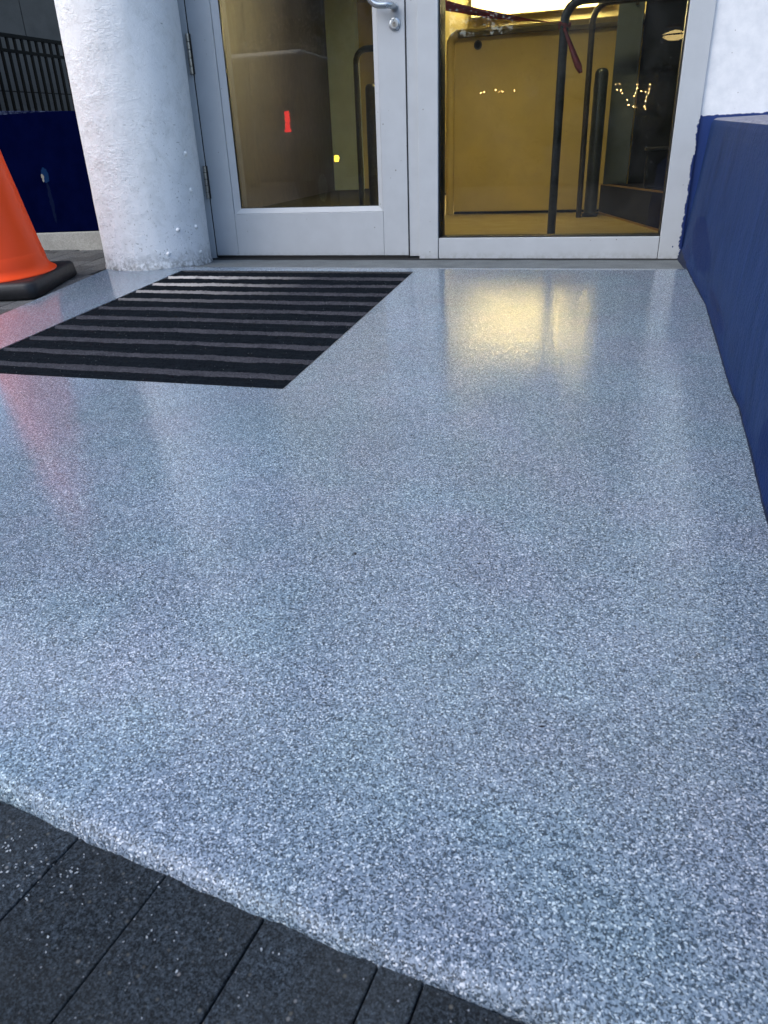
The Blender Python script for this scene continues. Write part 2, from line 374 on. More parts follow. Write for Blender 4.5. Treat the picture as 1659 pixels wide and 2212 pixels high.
# ------------------------------------------------------------------ mesh helpers
class MB:
    def __init__(self): self.v = []; self.f = []; self.s = []
    def add(self, vs, fs, smooth=False):
        o = len(self.v); self.v += [Vector(p) for p in vs]
        self.f += [tuple(i + o for i in q) for q in fs]; self.s += [smooth] * len(fs); return self
    def box(self, a, b):
        (x0, y0, z0), (x1, y1, z1) = a, b
        p = [(x0, y0, z0), (x1, y0, z0), (x1, y1, z0), (x0, y1, z0), (x0, y0, z1), (x1, y0, z1), (x1, y1, z1), (x0, y1, z1)]
        return self.add(p, [(3, 2, 1, 0), (4, 5, 6, 7), (0, 1, 5, 4), (1, 2, 6, 5), (2, 3, 7, 6), (3, 0, 4, 7)])
    def prism(self, pts, z0, z1):
        n = len(pts)
        zf = (lambda z, p: z(p) if callable(z) else z)
        v = [(p[0], p[1], zf(z0, p)) for p in pts] + [(p[0], p[1], zf(z1, p)) for p in pts]
        return self.add(v, [tuple(range(n - 1, -1, -1)), tuple(range(n, 2 * n))] + [(i, (i + 1) % n, n + (i + 1) % n, n + i) for i in range(n)])
    def tube(self, path, r, seg=14, cap=True):
        path = [Vector(p) for p in path]; rings = []; up = None
        for i, p in enumerate(path):
            d = (path[min(i + 1, len(path) - 1)] - path[max(i - 1, 0)]).normalized()
            if up is None: up = d.orthogonal().normalized()
            up = (up - d * up.dot(d)).normalized(); w = d.cross(up)
            rr = r[i] if hasattr(r, '__len__') else r
            rings.append([p + (up * math.cos(a) + w * math.sin(a)) * rr for a in (2 * math.pi * k / seg for k in range(seg))])
        v = [q for ring in rings for q in ring]
        f = [(i * seg + k, i * seg + (k + 1) % seg, (i + 1) * seg + (k + 1) % seg, (i + 1) * seg + k) for i in range(len(path) - 1) for k in range(seg)]
        self.add(v, f, True)
        if cap:
            self.add(rings[0], [tuple(range(seg - 1, -1, -1))]); self.add(rings[-1], [tuple(range(seg))])
        return self
    def lathe(self, prof, c, seg=48, jit=None):
        v = []
        for (r, z) in prof:
            for k in range(seg):
                a = 2 * math.pi * k / seg; rr = r + (jit(a, z) if jit else 0)
                v.append((c[0] + rr * math.cos(a), c[1] + rr * math.sin(a), c[2] + z))
        n = len(prof)
        f = [(i * seg + k, i * seg + (k + 1) % seg, (i + 1) * seg + (k + 1) % seg, (i + 1) * seg + k) for i in range(n - 1) for k in range(seg)]
        return self.add(v, f, True)
    def mesh(self, name, mat, origin=(0, 0, 0)):
        o = Vector(origin)
        me = bpy.data.meshes.new(name); me.from_pydata([p - o for p in self.v], [], self.f)
        me.materials.append(M[mat]); me.polygons.foreach_set('use_smooth', self.s); me.update()
        return me

def tag(o, label=None, cat=None, group=None, kind=None):
    for k, v in (('label', label), ('category', cat), ('group', group), ('kind', kind)):
        if v: o[k] = v
    return o
def bevel(o, w, seg=2):
    m = o.modifiers.new('bevel', 'BEVEL'); m.width = w; m.segments = seg; m.limit_method = 'ANGLE'; m.angle_limit = math.radians(40)
    return o
def thing(name, label, cat, loc=(0, 0, 0), group=None, kind=None):
    o = bpy.data.objects.new(name, None); COL.objects.link(o); o.location = loc; o.empty_display_size = .1
    return tag(o, label, cat, group, kind)
def world_loc(o):
    v = Vector((0, 0, 0))
    while o: v += o.location; o = o.parent
    return v
def part(name, mb, mat, parent=None, bev=0, seg=2, label=None, at=None):
    """links one mesh object; world coordinates in mb; its origin at `at` (else the parent's origin)"""
    base = world_loc(parent) if parent else Vector((0, 0, 0))
    org = Vector(at) if at is not None else base
    o = bpy.data.objects.new(name, mb.mesh(name, mat, org)); COL.objects.link(o)
    o.location = org - base
    if parent: o.parent = parent
    if bev: bevel(o, bev, seg)
    if label: o['label'] = label
    return o
def arc(c, r, a0, a1, n, u, w):
    c, u, w = Vector(c), Vector(u), Vector(w)
    return [c + (u * math.cos(a) + w * math.sin(a)) * r for a in (a0 + (a1 - a0) * i / n for i in range(n + 1))]
def N(x, y, z=0.0): return noise.noise(Vector((x, y, z)))

SL = 0.079                                       # the ramp rises towards the door
def slab_z(y): return SL * (y + 0.36)
FRONT = ((-3, -2.44), (.9, -2.905), (1.309, -2.975), (1.447, -2.999), (1.559, -3.014), (1.67, -3.028), (1.783, -3.041), (1.896, -3.048), (2.4, -3.07))
def front_y(x):                                   # the near edge of the ramp bends slightly
    for (a, ya), (b, yb) in zip(FRONT, FRONT[1:]):
        if x <= b: return ya + (yb - ya) * (x - a) / (b - a)
    return FRONT[-1][1]
def slab_left(y): return -0.364 + (-0.39 - y) * 0.103
def ground_z(y):
    z = slab_z(y) - 0.020
    if y > .1: z = slab_z(.1) - .020 - .035 * 0
    if y < -2.95: z = slab_z(-2.95) - 0.020 + 0.006 * (y + 2.95)
    return max(z, -.33)

# ------------------------------------------------------------------ ground
mb = MB()
ys = [-300, -60, -20, -8, -5, -4, -3.5, -3.2, -2.95, -2.5, -2, -1.5, -1, -.5, 0, .1, .4, 12, 20]
xs = [-200, -30, -8, -4, -2, -1, 0, 1, 2, 3, 6, 30, 200]
vv = [(x, y, ground_z(y) - (.012 if y > -8 else .0) - (.03 if y > .3 else 0)) for y in ys for x in xs]
nx = len(xs)
mb.add(vv, [(j * nx + i, j * nx + i + 1, (j + 1) * nx + i + 1, (j + 1) * nx + i) for j in range(len(ys) - 1) for i in range(nx - 1)])
tag(part('ground', mb, 'joint'), kind='structure')
mb = MB(); zr = ground_z(-8) + .006
mb.add([(-200, -30, zr), (200, -30, zr), (200, -5.6, zr), (-200, -5.6, zr)], [(0, 1, 2, 3)])
tag(part('road', mb, 'asphalt'), kind='structure')

# ------------------------------------------------------------------ brick pavement in front of and beside the ramp
pave = thing('pavement', None, None, (1.4, -3.1, ground_z(-3.1)), kind='structure')
ang = math.atan2(-.125, 1.0)
ex = Vector((math.cos(ang), math.sin(ang), 0)); ey = Vector((-ex.y, ex.x, 0))
ORG = Vector((1.435, -2.9935, 0))                 # a joint that meets the front edge
def brick_mesh(l, w, h):
    return MB().box((-w / 2, -l / 2, -h), (w / 2, l / 2, 0))
def lay(mesh, x, y, rz, mat=None, tx=0.0):
    o = bpy.data.objects.new('brick', mesh); COL.objects.link(o); o.parent = pave
    d = 0.02
    sx = (ground_z(y + d) - ground_z(y - d)) / (2 * d)
    o.location = Vector((x, y, ground_z(y) + random.uniform(-.0012, .0012))) - pave.location
    q = Vector((0, -sx, 1)).normalized().to_track_quat('Z', 'Y')
    o.rotation_euler = (sx + random.uniform(-.004, .004), random.uniform(-.004, .004), rz)
    bevel(o, .0018, 2); return o
BW, BL, GAP = .1155, .300, .0014
full = brick_mesh(BL - GAP, BW - GAP, .06).mesh('brick', 'paver')
slim = brick_mesh(BL - GAP, .0415 - GAP, .06).mesh('brick', 'paver')
for row in range(4):
    shift = 0 if row % 2 == 0 else .5
    k0, k1 = (-13, 3) if row == 0 else (-8, 8)
    for k in range(k0, k1):
        c = ORG + ex * ((k + .5 + shift) * BW) - ey * (BL * (row + .5))
        lay(full, c.x, c.y, ang)
    if row == 0:
        c = ORG + ex * (3 * BW + .0208) - ey * (BL * .5); lay(slim, c.x, c.y, ang)
        for k in range(5):
            c = ORG + ex * (3 * BW + .0415 + (k + .5) * BW) - ey * (BL * .5); lay(full, c.x, c.y, ang)
CHIPS = ((1.364, -3.026, 12, .007), (1.390, -3.047, 6, .008), (1.418, -3.040, 6, .008), (1.456, -3.041, 14, .009), (1.425, -3.066, 6, .014), (1.40, -3.03, 18, .035), (1.55, -3.06, 20, .09), (1.607, -3.101, 1, .01), (1.62, -3.10, 8, .06))
chips = MB()
for (cx_, cy_, n_, sp_) in CHIPS:
    for k in range(n_):
        x = cx_ + random.gauss(0, sp_); y = cy_ + random.gauss(0, sp_)
        z = ground_z(y) + .0028; a = random.uniform(0, 6.28); sz = random.uniform(.0005, .0013)
        pts = [(x + math.cos(a + q) * sz * w, y + math.sin(a + q) * sz * w, z + random.uniform(-.0003, .0006)) for q, w in ((0, 1.3), (1.5, .8), (3.0, 1.2), (4.6, .7))]
        chips.add(pts + [(p[0], p[1], p[2] - .0007) for p in pts], [(0, 1, 2, 3), (0, 4, 5, 1), (1, 5, 6, 2), (2, 6, 7, 3), (3, 7, 4, 0)])
tag(part('spilled_chips', chips, 'chip', at=(1.4, -3.0, -.25)), 'white coating chips spilled on the dark pavers beside the ramp edge', 'chips', kind='stuff')
side = brick_mesh(.2 - GAP, .1 - GAP, .06).mesh('brick', 'paver2')
for j in range(10):
    for i in range(18):
        x = -2.15 + i * .1 + .05; y = .16 - j * .2 - (.1 if i % 2 else 0)
        if x + .05 < slab_left(y - .1) - .004: lay(side, x, y, 0)

# ------------------------------------------------------------------ flake-coated ramp
MX0, MX1, MY0, MY1 = .050, 1.136, -.428, -1.772
FOOT = ((0, 0), (-.35, .0), (-.88, .026), (-1.43, .023), (-1.66, .021), (-1.73, .026), (-1.97, .021), (-2.24, .012), (-3.2, .006), (-9, .006))
def foot(y):                                      # how far the foot of the wing wall wanders back
    for (a, fa), (b, fb) in zip(FOOT, FOOT[1:]):
        if a >= y >= b: return fa + (fb - fa) * (a - y) / (a - b)
    return 0.0
def slab_right(y): return 2.1845 + .0925 * slab_z(y) - .0081 * y + foot(y) + .005 + .0018 * N(y * 26, 2) + .0016 * N(y * 90, 7)
rows = []                                            # each: list of (x,y,z)
def cols(y):
    xl = slab_left(y) + .003 * N(y * 25, 1.7); xr = slab_right(y)
    return [xl + (MX0 - xl) * i / 6 for i in range(7)] + [MX0 + (MX1 - MX0) * i / 20 for i in range(1, 21)] + [MX1 + (xr - MX1) * i / 24 for i in range(1, 25)]
ylist = [-.352, -.36, -.39, MY0] + [MY0 + (MY1 - MY0) * i / 26 for i in range(1, 27)]
for y in ylist:
    r = []
    for i, x in enumerate(cols(y)):
        yy = y + (.004 * N(x * 18, 9.3) + .002 * N(x * 60, 3) if y > -.385 else 0)
        z = slab_z(y) - (.004 if y > -.355 else 0)
        r.append((x, yy, z))
    rows.append(r)
n2 = 40
for j in range(1, n2 + 1):
    f = j / n2; y = MY1 + (-2.93 - MY1) * f
    r = []
    for i, x in enumerate(cols(y)):
        yf = front_y(x) + .035; r.append((x, MY1 + (yf - MY1) * f, slab_z(MY1 + (yf - MY1) * f)))
    rows.append(r)
fine = []
for i in range(len(rows[-1]) - 1):                      # the lip gets finer columns of its own
    a, b = rows[-1][i], rows[-1][i + 1]; m_ = max(1, int((b[0] - a[0]) / .006))
    fine += [a[0] + (b[0] - a[0]) * k / m_ for k in range(m_)]
fine.append(rows[-1][-1][0])
mb = MB(); NC = len(rows[0]); faces = []
flat = [p for r in rows for p in r]
for j in range(len(rows) - 1):
    for i in range(NC - 1):
        x = (rows[j][i][0] + rows[j][i + 1][0]) / 2; y = (rows[j][i][1] + rows[j + 1][i][1]) / 2
        if MX0 < x < MX1 and MY1 < y < MY0: continue
        faces.append((j * NC + i, (j + 1) * NC + i, (j + 1) * NC + i + 1, j * NC + i + 1))
mb.add(flat, faces, True)
lip = []
prof = [(0, 0), (.016, -.0003), (.023, -.0012), (.0285, -.0035), (.032, -.0068), (.0345, -.0115), (.036, -.0175), (.0355, -.034)]
for (dy, dz) in prof:
    r = []
    for x in fine:
        yb = front_y(x) + .035; k = min(1, dy / .02)
        r.append((x, yb - dy + k * (.0035 * N(x * 21, 4) + .0014 * N(x * 160, dy * 300)), slab_z(yb) + dz - dy * SL + k * .0010 * N(x * 210, dy * 400, 3)))
    lip.append(r)
NF = len(fine)
mb.add([p for r in lip for p in r], [(j * NF + i, (j + 1) * NF + i, (j + 1) * NF + i + 1, j * NF + i + 1) for j in range(len(lip) - 1) for i in range(NF - 1)], True)
def skirt(pts, d):
    n = len(pts); mb.add(list(pts) + [(p[0], p[1], p[2] - d) for p in pts], [(i, i + 1, n + i + 1, n + i) for i in range(n - 1)])
skirt([r[0] for r in rows], .03); skirt(rows[0][::-1], .012); skirt([r[-1] for r in rows][::-1], .03)
q = lambda x, y: (x, y, slab_z(y))
skirt([q(MX0, MY0), q(MX1, MY0), q(MX1, MY1), q(MX0, MY1), q(MX0, MY0)], .02)
tag(part('ramp', mb, 'floor'), kind='structure')
# bed under the mat and under the ramp
mb = MB(); mb.add([(MX0 - .02, MY1 - .02, slab_z(MY1 - .02) - .014), (MX1 + .02, MY1 - .02, slab_z(MY1 - .02) - .014), (MX1 + .02, MY0 + .02, slab_z(MY0 + .02) - .014), (MX0 - .02, MY0 + .02, slab_z(MY0 + .02) - .014)], [(0, 1, 2, 3)])
tag(part('mat_bed', mb, 'joint'), kind='structure')
# bare concrete sill between the coating and the door frame
mb = MB(); n = 40
xsill = [-.16 + 2.38 * i / n for i in range(n + 1)]
top = [(x, -.385, -.0105) for x in xsill] + [(x, -.30, -.0065) for x in xsill] + [(x, -.02, -.0075 + .001 * N(x * 8, 2)) for x in xsill] + [(x, .12, -.0075) for x in xsill]
mb.add(top, [(j * (n + 1) + i, j * (n + 1) + i + 1, (j + 1) * (n + 1) + i + 1, (j + 1) * (n + 1) + i) for j in range(3) for i in range(n)], True)
tag(part('threshold', mb, 'threshold'), kind='structure')

# ------------------------------------------------------------------ striped mat sunk into the ramp
mat_t = thing('entrance_mat', 'black entrance mat with grey stripes sunk into the ramp before the door', 'mat', ((MX0 + MX1) / 2, (MY0 + MY1) / 2, slab_z(-1.09)))
P_ = (MY0 - MY1 - .012) / 10.62; LW = .25
def strip(y0, y1, h, mat, seed, ribs):
    m = MB(); nxx = 230; prof = []
    nr = ribs * 3
    for j in range(nr + 1):
        f = j / nr; bulge = math.sin(math.pi * min(1, max(0, f))) ** .35
        hh = h * bulge + (.0012 * math.cos(f * ribs * 2 * math.pi) if ribs > 1 else 0)
        prof.append((f, hh))
    pts = []
    for (f, hh) in prof:
        for i in range(nxx + 1):
            x = MX0 + .003 + (MX1 - MX0 - .006) * i / nxx
            wa = .011 * N(x * 4.5, y0 * 40 + 1) + .005 * N(x * 19, y0 * 40) + .0035 * N(x * 110, y0 * 77); wb = .011 * N(x * 4.5, y1 * 40 + 1) + .005 * N(x * 19, y1 * 40) + .0035 * N(x * 110, y1 * 77)
            ya = y0 + (wa if seed[0] else 0); yb = y1 + (wb if seed[1] else 0)
            y = ya + (yb - ya) * f
            pts.append((x, y, slab_z(y) - .0085 + hh + .0022 * N(x * 130, y * 260) + .0008 * N(x * 40, y * 90)))
    m.add(pts, [(j * (nxx + 1) + i, (j + 1) * (nxx + 1) + i, (j + 1) * (nxx + 1) + i + 1, j * (nxx + 1) + i + 1) for j in range(len(prof) - 1) for i in range(nxx)], True)
    return part('grey_stripe' if mat == 'c_light' else 'black_stripe', m, mat, mat_t)
y = MY0 - .006
for k in range(10):
    e = y - P_ * (1 - LW)
    strip(y, e, .0068, 'c_dark', (k > 0, True), 3)
    g = y - P_
    strip(e, g, .0082, 'c_light', (True, True), 1)
    y = g
strip(y, MY1 + .006, .0068, 'c_dark', (True, False), 3)
m = MB()
for a, b in (((MX0, MY1), (MX0 + .004, MY0)), ((MX1 - .004, MY1), (MX1, MY0)), ((MX0 + .004, MY1), (MX1 - .004, MY1 + .004)), ((MX0 + .004, MY0 - .004), (MX1 - .004, MY0))):
    pts = [(a[0], a[1]), (b[0], a[1]), (b[0], b[1]), (a[0], b[1])]
    m.prism(pts, lambda p: slab_z(p[1]) - .013, lambda p: slab_z(p[1]) - .0012)
part('edge_trim', m, 'alu', mat_t)

crumbs = MB(); rr_ = random.Random(3)
for k in range(26):
    x = rr_.uniform(1.15, 2.15); y = rr_.uniform(-2.8, -.5); a = rr_.uniform(0, 6.28); sz = rr_.uniform(.0012, .0032)
    z = slab_z(y); d = Vector((math.cos(a), math.sin(a), 0)) * sz * rr_.uniform(1, 2.4); e = Vector((-d.y, d.x, 0)) * .35
    c = Vector((x, y, z)); crumbs.add([c - d, c + e, c + d, c - e, c + Vector((0, 0, sz * .6))], [(0, 1, 4), (1, 2, 4), (2, 3, 4), (3, 0, 4)])
tag(part('grit', crumbs, 'joint', at=(1.6, -1.6, -.1)), 'dark crumbs of grit scattered over the speckled ramp', 'grit', kind='stuff')

# ------------------------------------------------------------------ round pillar
PC = (-.21, -.20); PR = .25
pil = thing('round_pillar', 'rough white painted round pillar to the left of the glass door', 'pillar', (PC[0], PC[1], 0))
def pj(a, z): return .0035 * N(math.cos(a) * 3, math.sin(a) * 3, z * 3) + .0012 * N(math.cos(a) * 14, math.sin(a) * 14, z * 12)
part('shaft', MB().lathe([(PR + (.004 if z < .01 else 0), z) for z in [-.06, -.012, 0, .015] + [.04 * i for i in range(1, 90)]], (PC[0], PC[1], 0), 96, pj), 'plaster', pil)
riv = MB().lathe([(.0001, .0075), (.005, .0067), (.0085, .004), (.0105, -.002)][::-1], (0, 0, 0), 16).mesh('bolt_head', 'plaster')
for a, z in ((-8.5, .468), (-7.6, .318), (-8, .162), (-32, .157), (-46.4, .059), (-6.2, .05)):
    o = bpy.data.objects.new('bolt_head', riv); COL.objects.link(o); o.parent = pil
    n_ = Vector((math.cos(math.radians(a)), math.sin(math.radians(a)), 0)); o.location = n_ * (PR + .0005) + Vector((0, 0, z))
    o.rotation_euler = n_.to_track_quat('Z', 'Y').to_euler()

# ------------------------------------------------------------------ storefront frame with sidelight
FD = .11
fr = thing('storefront_frame', 'pale grey metal frame holding the tall fixed window right of the door', 'window frame', (1.05, 0, 0))
def bar(name, x0, x1, z0, z1, y0=0.0, y1=FD, mat='frame', b=.002, parent=fr, **k): return part(name, MB().box((x0, y0, z0), (x1, y1, z1)), mat, parent, b, **k)
bar('jamb', -.0585, -.0055, -.006, 2.2, -.004)
part('gap_shade', MB().box((-.0650, -.0062, -.005), (-.0592, .03, 2.2)), 'hinge_dark', fr)  # dark strip painted in for the shaded gap between pillar and jamb
bar('mullion', 1.0535, 1.1415, -.008, 2.2, -.012)
bar('door_stop', 1.0030, 1.0528, .004, 2.2, .004, FD)
bar('head', -.05, 2.186, 2.2015, 2.30, -.003)
bar('sill_rail', 1.1440, 2.0925, -.008, .0825, -.009)
bar('jamb', 2.0950, 2.1855, -.008, 2.2, -.012, mat='jamb', label='right jamb with ragged blue paint along its edge')
sg = part('glass_pane', MB().box((1.140, .035, .080), (2.096, .041, 2.202)), 'glass', fr)
g = MB()
g.box((1.1417, .003, .083), (1.1475, .105, 2.2)); g.box((2.0895, .012, .083), (2.0948, .105, 2.2)); g.box((1.1477, .010, .0828), (2.0893, .105, .0875))
part('gasket_lining', g, 'black', fr)  # black lining over the inner faces of the frame
part('joint_line', MB().box((1.1418, -.004, -.007), (1.1437, .08, .082)), 'black', fr)
part('joint_line', MB().box((2.0928, -.004, -.007), (2.0947, .08, .082)), 'black', fr)

# ------------------------------------------------------------------ glass door
dr = thing('glass_door', 'closed pale grey framed glass door with pull handle and lock', 'door', (0, 0, 0))
def dbar(name, x0, x1, z0, z1, y0=0.0, y1=.045, mat='frame', b=.0015, **k): return part(name, MB().box((x0, y0, z0), (x1, y1, z1)), mat, dr, b, **k)
dbar('stile', .0000, .1190, .008, 2.19)
lock_st = dbar('stile', .8812, .9985, .008, 2.19)
dbar('bottom_rail', .1200, .8802, .008, .1985)
dbar('top_rail', .1200, .8802, 2.06, 2.19)
def bead(pts, name='glazing_bead'):
    m = MB(); m.add(pts, [(0, 1, 2, 3), (4, 7, 6, 5), (0, 4, 5, 1), (1, 5, 6, 2), (2, 6, 7, 3), (3, 7, 4, 0)])
    part(name, m, 'frame', dr, .001)
x0, x1, z0, z1 = .1205, .8797, .1995, 2.0585; w_ = .0235; yo, yi = .0045, .014
xl = .0325
bead([(x0, yo, z0), (x0, yo, z1), (x0 + xl, yi, z1 - w_), (x0 + xl, yi, z0 + w_), (x0, .04, z0), (x0, .04, z1), (x0 + xl, .04, z1 - w_), (x0 + xl, .04, z0 + w_)])
bead([(x1, yo, z1), (x1, yo, z0), (x1 - w_, yi, z0 + w_), (x1 - w_, yi, z1 - w_), (x1, .04, z1), (x1, .04, z0), (x1 - w_, .04, z0 + w_), (x1 - w_, .04, z1 - w_)])
bead([(x1, yo, z0), (x0, yo, z0), (x0 + xl, yi, z0 + w_), (x1 - w_, yi, z0 + w_), (x1, .04, z0), (x0, .04, z0), (x0 + xl, .04, z0 + w_), (x1 - w_, .04, z0 + w_)])
bead([(x0, yo, z1), (x1, yo, z1), (x1 - w_, yi, z1 - w_), (x0 + xl, yi, z1 - w_), (x0, .04, z1), (x1, .04, z1), (x1 - w_, .04, z1 - w_), (x0 + xl, .04, z1 - w_)])
part('glass_pane', MB().box((x0 + xl - .006, .0225, z0 + w_ - .006), (x1 - w_ + .006, .0285, z1 - w_ + .006)), 'glass', dr)
g = MB(); g.box((x0 + xl, .0145, z0 + w_), (x0 + xl + .004, .0222, z1 - w_)); g.box((x0 + xl + .0042, .0145, z0 + w_ + .0002), (x1 - w_, .0222, z0 + w_ + .003))
part('gasket_lining', g, 'black', dr)
for za, zb in ((.792, .948), (.272, .416)):
    h = part('hinge', MB().box((-.0155, -.0085, za), (-.0035, -.0045, zb)).box((-.0032, -.006, za), (.0065, -.0004, zb)), 'hinge_dark', dr, .0006, at=(-.004, -.012, za))
    L_ = (zb - za) / 5
    for k in range(5):
        part('knuckle', MB().tube([(-.0045, -.0125, za + k * L_ + .0012), (-.0045, -.0125, za + (k + 1) * L_ - .0012)], .0082, 14), 'steel', h, .0007)
hd = [Vector((.956, .0, .972)), Vector((.956, -.03, .972))] + arc((.934, -.030, .972), .022, 0, math.radians(80), 6, (1, 0, 0), (0, -1, 0))[1:]
hd += [Vector((.925, -.054, .9715))] + [Vector(p) for p in ((.905, -.058, .973), (.888, -.059, .980), (.874, -.060, .992), (.866, -.060, 1.010), (.862, -.060, 1.04), (.862, -.060, 1.20), (.866, -.060, 1.225), (.876, -.06, 1.243), (.9, -.058, 1.255), (.93, -.05, 1.258), (.95, -.03, 1.258), (.956, 0, 1.258))]
hnd = part('pull_handle', MB().tube(hd, .0125, 18), 'satin', dr)
part('rose', MB().tube([(.956, -.0005, .972), (.956, -.004, .972)], .0165, 24), 'satin', hnd, .001)
lk = part('lock_cylinder', MB().tube([(.957, -.0004, .913), (.957, -.004, .913), (.957, -.0075, .913), (.957, -.0090, .913)], [.0245, .0245, .0225, .0165], 32), 'satin', dr, at=(.957, 0, .913))
part('plug', MB().tube([(.957, -.0091, .911), (.957, -.0108, .911)], .0095, 24), 'steel', lk)
part('keyhole', MB().box((.9555, -.0112, .904), (.9585, -.0109, .915)).tube([(.957, -.01091, .915), (.957, -.0113, .915)], .0028, 12), 'black', lk)
part('bottom_gap', MB().box((.0, .002, -.003), (.9985, .04, .0065)), 'black', dr)
m = MB(); m.box((-.0053, .001, .0), (-.0003, .04, 2.19)); m.box((.9990, .001, .0), (1.0025, .04, 2.19))
part('side_gap', m, 'black', dr)

# ------------------------------------------------------------------ walls to the right
wall = thing('building_wall', 'white building wall above a blue painted strip, right of the window', 'wall', (2.19, 0, 0))
part('wall_face', MB().box((2.1862, .0, -.05), (5.5, .30, 4.2)), 'facade', wall)
part('wall_above_door', MB().box((-.5, .0, 2.302), (2.186, .30, 4.2)), 'facade', wall)
# the wing wall beside the ramp, its face leaning back, its top falling away from the building
wing = MB(); face = []
ny, nz = 150, 34
def wing_top(y): return .507 + .0437 * y
for j in range(ny + 1):
    y = -.003 - 4.9 * j / ny
    for i in range(nz + 1):
        z0 = slab_z(max(y, -3.1)) - .06; z = z0 + (wing_top(y) - z0) * i / nz
        hh_ = z - slab_z(max(y, -3.1)); x = 2.1845 + .0925 * z - .0081 * y + foot(y) * max(0, 1 - max(0, hh_) / .22) ** 1.5 + .0022 * N(y * 4, z * 5) + .0016 * N(y * 22, z * 30)
        if i == nz: x += .004
        if z < slab_z(max(y, -3.1)) + .02: x -= .004 * (1 - (z - slab_z(max(y, -3.1))) / .02)
        face.append((x, y, z))
wing.add(face, [(j * (nz + 1) + i, (j + 1) * (nz + 1) + i, (j + 1) * (nz + 1) + i + 1, j * (nz + 1) + i + 1) for j in range(ny) for i in range(nz)], True)
edge = [face[j * (nz + 1) + nz] for j in range(ny + 1)]
wing.add(edge + [(p[0] + .012, p[1], p[2] + .006) for p in edge] + [(p[0] + .7, p[1], p[2] + .014) for p in edge] + [(p[0] + .7, p[1], -.5) for p in edge],
         [(k * (ny + 1) + j, k * (ny + 1) + j + 1, (k + 1) * (ny + 1) + j + 1, (k + 1) * (ny + 1) + j) for k in range(3) for j in range(ny)], False)
a = [face[ny * (nz + 1) + i] for i in range(nz + 1)]
wing.add(a + [(a[-1][0] + .7, a[-1][1], a[-1][2]), (a[0][0] + .7, a[0][1], -.5)], [tuple(range(len(a) + 2))])
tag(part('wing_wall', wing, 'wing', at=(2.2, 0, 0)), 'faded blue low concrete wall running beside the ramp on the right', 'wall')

# ------------------------------------------------------------------ left recess: navy wall, railing, grey wall
nv = thing('navy_wall', 'dark navy blue low wall with a pale spot behind the traffic cone', 'wall', (-1.1, .2, 0))
m = MB(); X0, X1 = -4.5, -.42
t0 = lambda x: .7187 - .0514 * (x + 1.2936) / 1.0 * .97
m.add([(X0, .19, .055), (X1, .19, .122), (X1, .19, t0(X1)), (X0, .19, t0(X0)), (X0, .36, .055), (X1, .36, .122), (X1, .36, t0(X1)), (X0, .36, t0(X0))],
      [(0, 1, 2, 3), (5, 4, 7, 6), (3, 2, 6, 7), (1, 0, 4, 5), (0, 3, 7, 4), (2, 1, 5, 6)])
part('wall_panel', m, 'navy', nv, .004)
m = MB(); m.add([(X0, .178, -.06), (X1, .178, -.06), (X1, .178, .121), (X0, .178, .054), (X0, .365, -.06), (X1, .365, -.06), (X1, .365, .121), (X0, .365, .054)],
                [(0, 1, 2, 3), (5, 4, 7, 6), (3, 2, 6, 7), (1, 0, 4, 5), (0, 3, 7, 4), (2, 1, 5, 6)])
part('concrete_base', m, 'plinth', nv, .006)

rl = thing('railing', 'black metal railing with upright bars above the navy wall', 'railing', (-7.45, 8.3, 1.2))
rd = Vector((.162, .987, 0)); rp = Vector((-7.574, 7.6, 0))
def along(t, z, off=0): return rp + rd * t + Vector((rd.y, -rd.x, 0)) * off + Vector((0, 0, z))
def beam(t0, t1, z0, z1, w):
    pts = [along(t0, 0, -w), along(t1, 0, -w), along(t1, 0, w), along(t0, 0, w)]
    return MB().prism([(p.x, p.y) for p in pts], z0, z1)
part('top_rail', beam(-1.2, 3.0, 2.37, 2.42, .03), 'rail', rl); part('lower_rail', beam(-1.2, 3.0, 2.165, 2.21, .02), 'rail', rl)
bm_ = beam(-.018, .018, 1.2, 2.369, .018).mesh('baluster', 'rail', rp)
for k in range(-6, 20):
    o = bpy.data.objects.new('baluster', bm_); COL.objects.link(o); o.parent = rl; o.location = rp + rd * (-.045 + k * .14) - rl.location
m = beam(-4, 5, -.3, 1.2, .16)
tag(part('ramp_curb', m, 'dull', at=(-7.5, 8, -.3)), 'dull grey curb wall carrying the black railing', 'wall')

gw = thing('parking_wall', 'dark grey panelled wall behind the black railing', 'wall', (-8.8, 9.7, 0))
gd = Vector((.318, .948, 0)); gp = Vector((-9.068, 9.0, 0))
def gbox(t0, t1, z0, z1):
    nrm = Vector((gd.y, -gd.x, 0)); a = gp + gd * t0; b = gp + gd * t1
    pts = [a, b, b - nrm * .18, a - nrm * .18]
    return MB().prism([(p.x, p.y) for p in pts], z0, z1)
tb = [-4.24, -2.24, -.74, .755, 2.255, 3.755, 5.755]
for z0, z1 in ((-.3, 1.80), (1.815, 3.90)):
    for i in range(len(tb) - 1): part('panel', gbox(tb[i] + .007, tb[i + 1] - .007, z0, z1), 'dull', gw, .004)
m = gbox(-4.3, 5.8, -.3, 3.9)
for v in m.v: v += Vector((-gd.y, gd.x, 0)) * .02
part('backing', m, 'soot', gw)
# building over the recess; its unseen ceiling added to darken, trimmed to admit sky
tag(part('ceiling', MB().box((-16, .40, 3.95), (-.5, 4.2, 4.15)), 'dull'), kind='structure')
over = thing('upper_storey', 'plain wall of the upper storey above the recess', 'building', (-4, .4, 4.2))
part('spandrel', MB().box((-16, .12, 3.2), (-.502, .38, 4.6)), 'facade', over)

